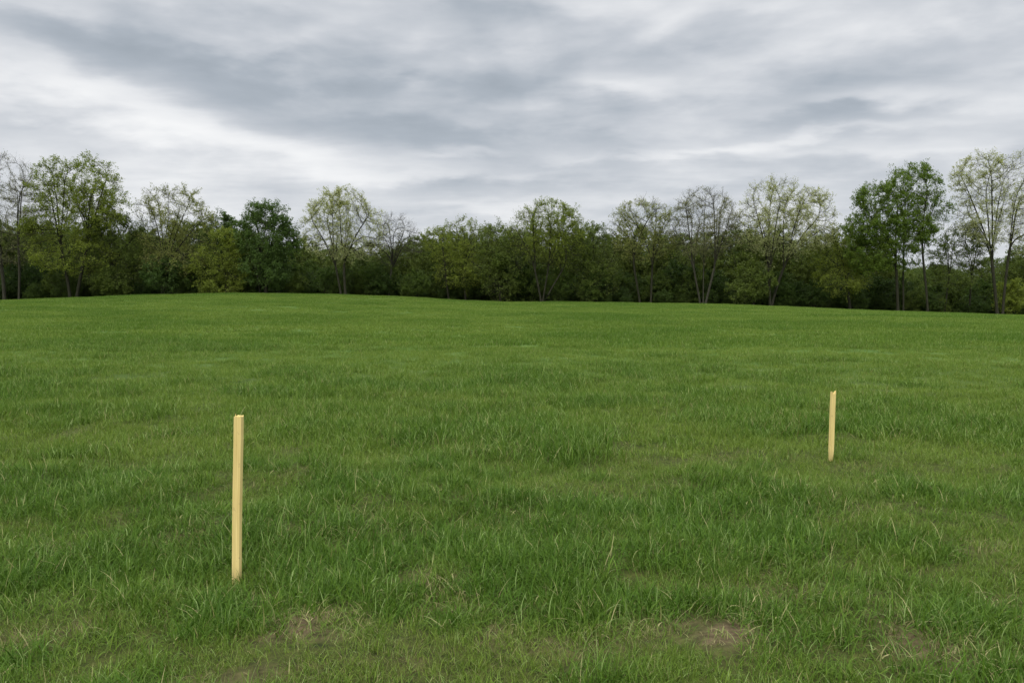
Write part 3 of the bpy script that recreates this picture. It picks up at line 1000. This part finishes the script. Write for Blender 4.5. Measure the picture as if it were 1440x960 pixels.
# ------------------------------------------------------------------ light and sky
SUN_EL, SUN_AZ = 48, 205        # azimuth clockwise from +Y: behind the camera, a little left
sun = bpy.data.lights.new('sun', 'SUN'); sun.energy = 1.5; sun.angle = R(25); sun.color = (1, .96, .90)
so = bpy.data.objects.new('sun', sun); COL.objects.link(so)
so.rotation_euler = (R(90 - SUN_EL), 0, R(180 - SUN_AZ) + 0.0)
d_ = np.array([math.sin(R(SUN_AZ)) * math.cos(R(SUN_EL)), math.cos(R(SUN_AZ)) * math.cos(R(SUN_EL)), math.sin(R(SUN_EL))])
import mathutils
so.rotation_euler = mathutils.Vector(-d_).to_track_quat('-Z', 'Y').to_euler()

world = bpy.data.worlds.new('World'); scene.world = world; world.use_nodes = True
nt = world.node_tree; nt.nodes.clear()
tc = N(nt, 'ShaderNodeTexCoord')
sep = N(nt, 'ShaderNodeSeparateXYZ'); nt.links.new(tc.outputs['Generated'], sep.inputs[0])
dx, dy, dz = sep.outputs
az = math_(nt, 'ARCTAN2', dx, dy)
el = math_(nt, 'ARCSINE', dz)
# cloud deck coordinates
zz = math_(nt, 'ADD', math_(nt, 'ABSOLUTE', dz), .10)
u = math_(nt, 'DIVIDE', dx, zz); v = math_(nt, 'DIVIDE', dy, zz)
cb = N(nt, 'ShaderNodeCombineXYZ'); nt.links.new(u, cb.inputs[0]); nt.links.new(v, cb.inputs[1])
def noise(scale, detail, rough, sx=1, sy=1, off=0, dist=0, rot=0):
    mp = N(nt, 'ShaderNodeMapping'); mp.inputs['Scale'].default_value = (sx, sy, 1); mp.inputs['Location'].default_value = (off, off * .7, off)
    mp.inputs['Rotation'].default_value = (0, 0, rot)
    nt.links.new(cb.outputs[0], mp.inputs[0])
    n = N(nt, 'ShaderNodeTexNoise'); n.inputs['Scale'].default_value = scale; n.inputs['Detail'].default_value = detail
    n.inputs['Roughness'].default_value = rough; n.inputs['Distortion'].default_value = dist
    nt.links.new(mp.outputs[0], n.inputs['Vector'])
    return math_(nt, 'SUBTRACT', n.outputs[0], .5)
nA = noise(.55, 5, .50, 1, 1.0, 3.1, .5, .35)
nB = noise(1.5, 5, .55, .75, 1.15, 11.3, .6, .3)
nC = noise(5, 4, .5, .6, 1.3, 7.7, .2, .2)
cd = N(nt, 'ShaderNodeCombineXYZ')
nt.links.new(az, cd.inputs[0]); nt.links.new(math_(nt, 'MULTIPLY', el, 2.6), cd.inputs[1])
nd = N(nt, 'ShaderNodeTexNoise'); nd.inputs['Scale'].default_value = 6.5; nd.inputs['Detail'].default_value = 5
nd.inputs['Roughness'].default_value = .5; nd.inputs['Distortion'].default_value = .1
nt.links.new(cd.outputs[0], nd.inputs['Vector'])
nD = math_(nt, 'SUBTRACT', nd.outputs[0], .5)
ce = N(nt, 'ShaderNodeCombineXYZ')
nt.links.new(math_(nt, 'MULTIPLY_ADD', nA, .12, az), ce.inputs[0]); nt.links.new(math_(nt, 'MULTIPLY_ADD', nD, .08, math_(nt, 'MULTIPLY', el, 3.2)), ce.inputs[1])
ne = N(nt, 'ShaderNodeTexNoise'); ne.inputs['Scale'].default_value = 11; ne.inputs['Detail'].default_value = 5
ne.inputs['Roughness'].default_value = .48; ne.inputs['Distortion'].default_value = .1
nt.links.new(ce.outputs[0], ne.inputs['Vector'])
nE = math_(nt, 'SUBTRACT', ne.outputs[0], .5)
# big cloud masses of this particular sky, by azimuth and elevation
wa = math_(nt, 'MULTIPLY_ADD', nD, .12, math_(nt, 'MULTIPLY_ADD', nB, .10, az))
we = math_(nt, 'MULTIPLY_ADD', nD, .07, math_(nt, 'MULTIPLY_ADD', nB, .04, el))
total = None
MASSES = [  # px, py, rx, ry, rot deg (image, + = down to the right), amount
    (250, 100, 250, 34, 7, -.85), (430, 165, 170, 34, 6, -.5), (570, 100, 110, 45, 8, -.6), (90, 60, 190, 22, 3, -.7),
    (700, 130, 120, 45, 10, -.45), (850, 92, 150, 24, -3, -.55), (1340, 72, 160, 36, -10, -.75), (640, 195, 170, 20, 3, -.6), (1000, 150, 130, 20, 0, -.5),
    (1130, 178, 260, 12, 0, -.5), (640, 268, 110, 8, 0, -.6), (760, 235, 260, 9, 0, -.35), (1000, 262, 160, 8, 0, -.3), (30, 182, 50, 9, 5, -.5),
    (700, 20, 200, 18, 5, -.45), (1060, 20, 60, 12, 0, -.3), (200, 20, 150, 14, 0, -.3),
    (50, 95, 150, 22, 12, 1.0), (200, 165, 170, 26, 14, .75), (590, 100, 50, 11, -8, .95), (400, 212, 150, 20, 8, .95), (60, 235, 190, 40, 0, .55),
    (860, 122, 70, 14, 4, .9), (925, 42, 75, 11, -24, .75), (1215, 150, 90, 9, -3, .9), (770, 288, 130, 10, 0, .55), (560, 240, 200, 16, 0, .4),
    (1060, 204, 200, 5, -3, .75), (422, 55, 28, 10, -20, .5), (760, 42, 60, 12, -20, .3), (1250, 30, 160, 14, -8, .3), (640, 215, 60, 5, 0, .6), (1300, 210, 170, 7, 0, .4),
    (50, 8, 60, 8, 0, .4), (1150, 285, 300, 14, 0, .25),
]
for px, py, rx, ry, rot, amp in MASSES:
    d = ray(px, py); d = d / np.linalg.norm(d)
    a0 = math.atan2(d[0], d[1]); e0 = math.asin(d[2])
    ca, sa = math.cos(R(rot)), math.sin(R(rot))
    A = math_(nt, 'SUBTRACT', wa, a0); E = math_(nt, 'SUBTRACT', we, e0)
    Xr = math_(nt, 'MULTIPLY_ADD', E, -sa * F / rx, math_(nt, 'MULTIPLY', A, ca * F / rx))
    Yr = math_(nt, 'MULTIPLY_ADD', E, ca * F / ry, math_(nt, 'MULTIPLY', A, sa * F / ry))
    q = math_(nt, 'MULTIPLY_ADD', Xr, Xr, math_(nt, 'MULTIPLY', Yr, Yr))
    g = math_(nt, 'MULTIPLY', math_(nt, 'EXPONENT', math_(nt, 'MULTIPLY', q, -.7)), amp)
    total = g if total is None else math_(nt, 'ADD', total, g)
val = math_(nt, 'MULTIPLY_ADD', total, .27, .55)
val = math_(nt, 'MULTIPLY_ADD', nA, .30, val)
val = math_(nt, 'MULTIPLY_ADD', nB, .35, val)
val = math_(nt, 'MULTIPLY_ADD', nD, .78, val)
val = math_(nt, 'MULTIPLY_ADD', nE, .34, val)
val = math_(nt, 'MULTIPLY_ADD', nC, .16, val, clamp=True)
ramp = N(nt, 'ShaderNodeValToRGB'); nt.links.new(val, ramp.inputs[0])
cr = ramp.color_ramp
stops = [(0.0, (.34, .385, .435)), (.25, (.43, .475, .53)), (.5, (.60, .63, .675)), (.75, (.80, .815, .84)), (1.0, (.96, .965, .97))]
cr.elements[0].position = 0; cr.elements[0].color = (*stops[0][1], 1)
cr.elements[1].position = 1; cr.elements[1].color = (*stops[-1][1], 1)
for p_, c_ in stops[1:-1]:
    e_ = cr.elements.new(p_); e_.color = (*c_, 1)
# an overcast sky is brightest high up
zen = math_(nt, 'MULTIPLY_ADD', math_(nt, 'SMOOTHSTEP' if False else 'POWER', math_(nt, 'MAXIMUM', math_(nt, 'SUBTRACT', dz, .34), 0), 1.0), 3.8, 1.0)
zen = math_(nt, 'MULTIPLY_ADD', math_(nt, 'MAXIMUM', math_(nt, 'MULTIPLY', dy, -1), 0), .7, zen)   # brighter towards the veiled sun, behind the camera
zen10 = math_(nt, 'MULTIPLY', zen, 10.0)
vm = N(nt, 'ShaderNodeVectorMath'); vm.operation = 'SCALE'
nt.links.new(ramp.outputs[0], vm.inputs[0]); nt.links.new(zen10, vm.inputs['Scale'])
sky = N(nt, 'ShaderNodeTexSky'); sky.sky_type = 'NISHITA'; sky.sun_disc = False
sky.sun_elevation = R(SUN_EL); sky.sun_rotation = R(SUN_AZ)
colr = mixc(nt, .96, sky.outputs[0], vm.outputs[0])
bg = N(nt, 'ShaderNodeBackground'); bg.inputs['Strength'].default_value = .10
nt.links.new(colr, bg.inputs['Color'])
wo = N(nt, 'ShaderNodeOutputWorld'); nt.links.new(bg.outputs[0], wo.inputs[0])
world.cycles.sampling_method = 'MANUAL'; world.cycles.sample_map_resolution = 512

# ------------------------------------------------------------------ camera
cam = bpy.data.cameras.new('camera'); cam.sensor_width = 36; cam.lens = F / 1440 * 36
cam.clip_start = .05; cam.clip_end = 8000
co = bpy.data.objects.new('camera', cam); COL.objects.link(co)
co.location = (0, 0, EYE); co.rotation_euler = (R(90) - PITCH, 0, 0)
scene.camera = co
scene.view_settings.view_transform = 'Standard'; scene.view_settings.look = 'None'
scene.view_settings.exposure = 0; scene.view_settings.gamma = 1
scene.cycles.max_bounces = 6; scene.cycles.diffuse_bounces = 3; scene.cycles.transmission_bounces = 3; scene.cycles.glossy_bounces = 2
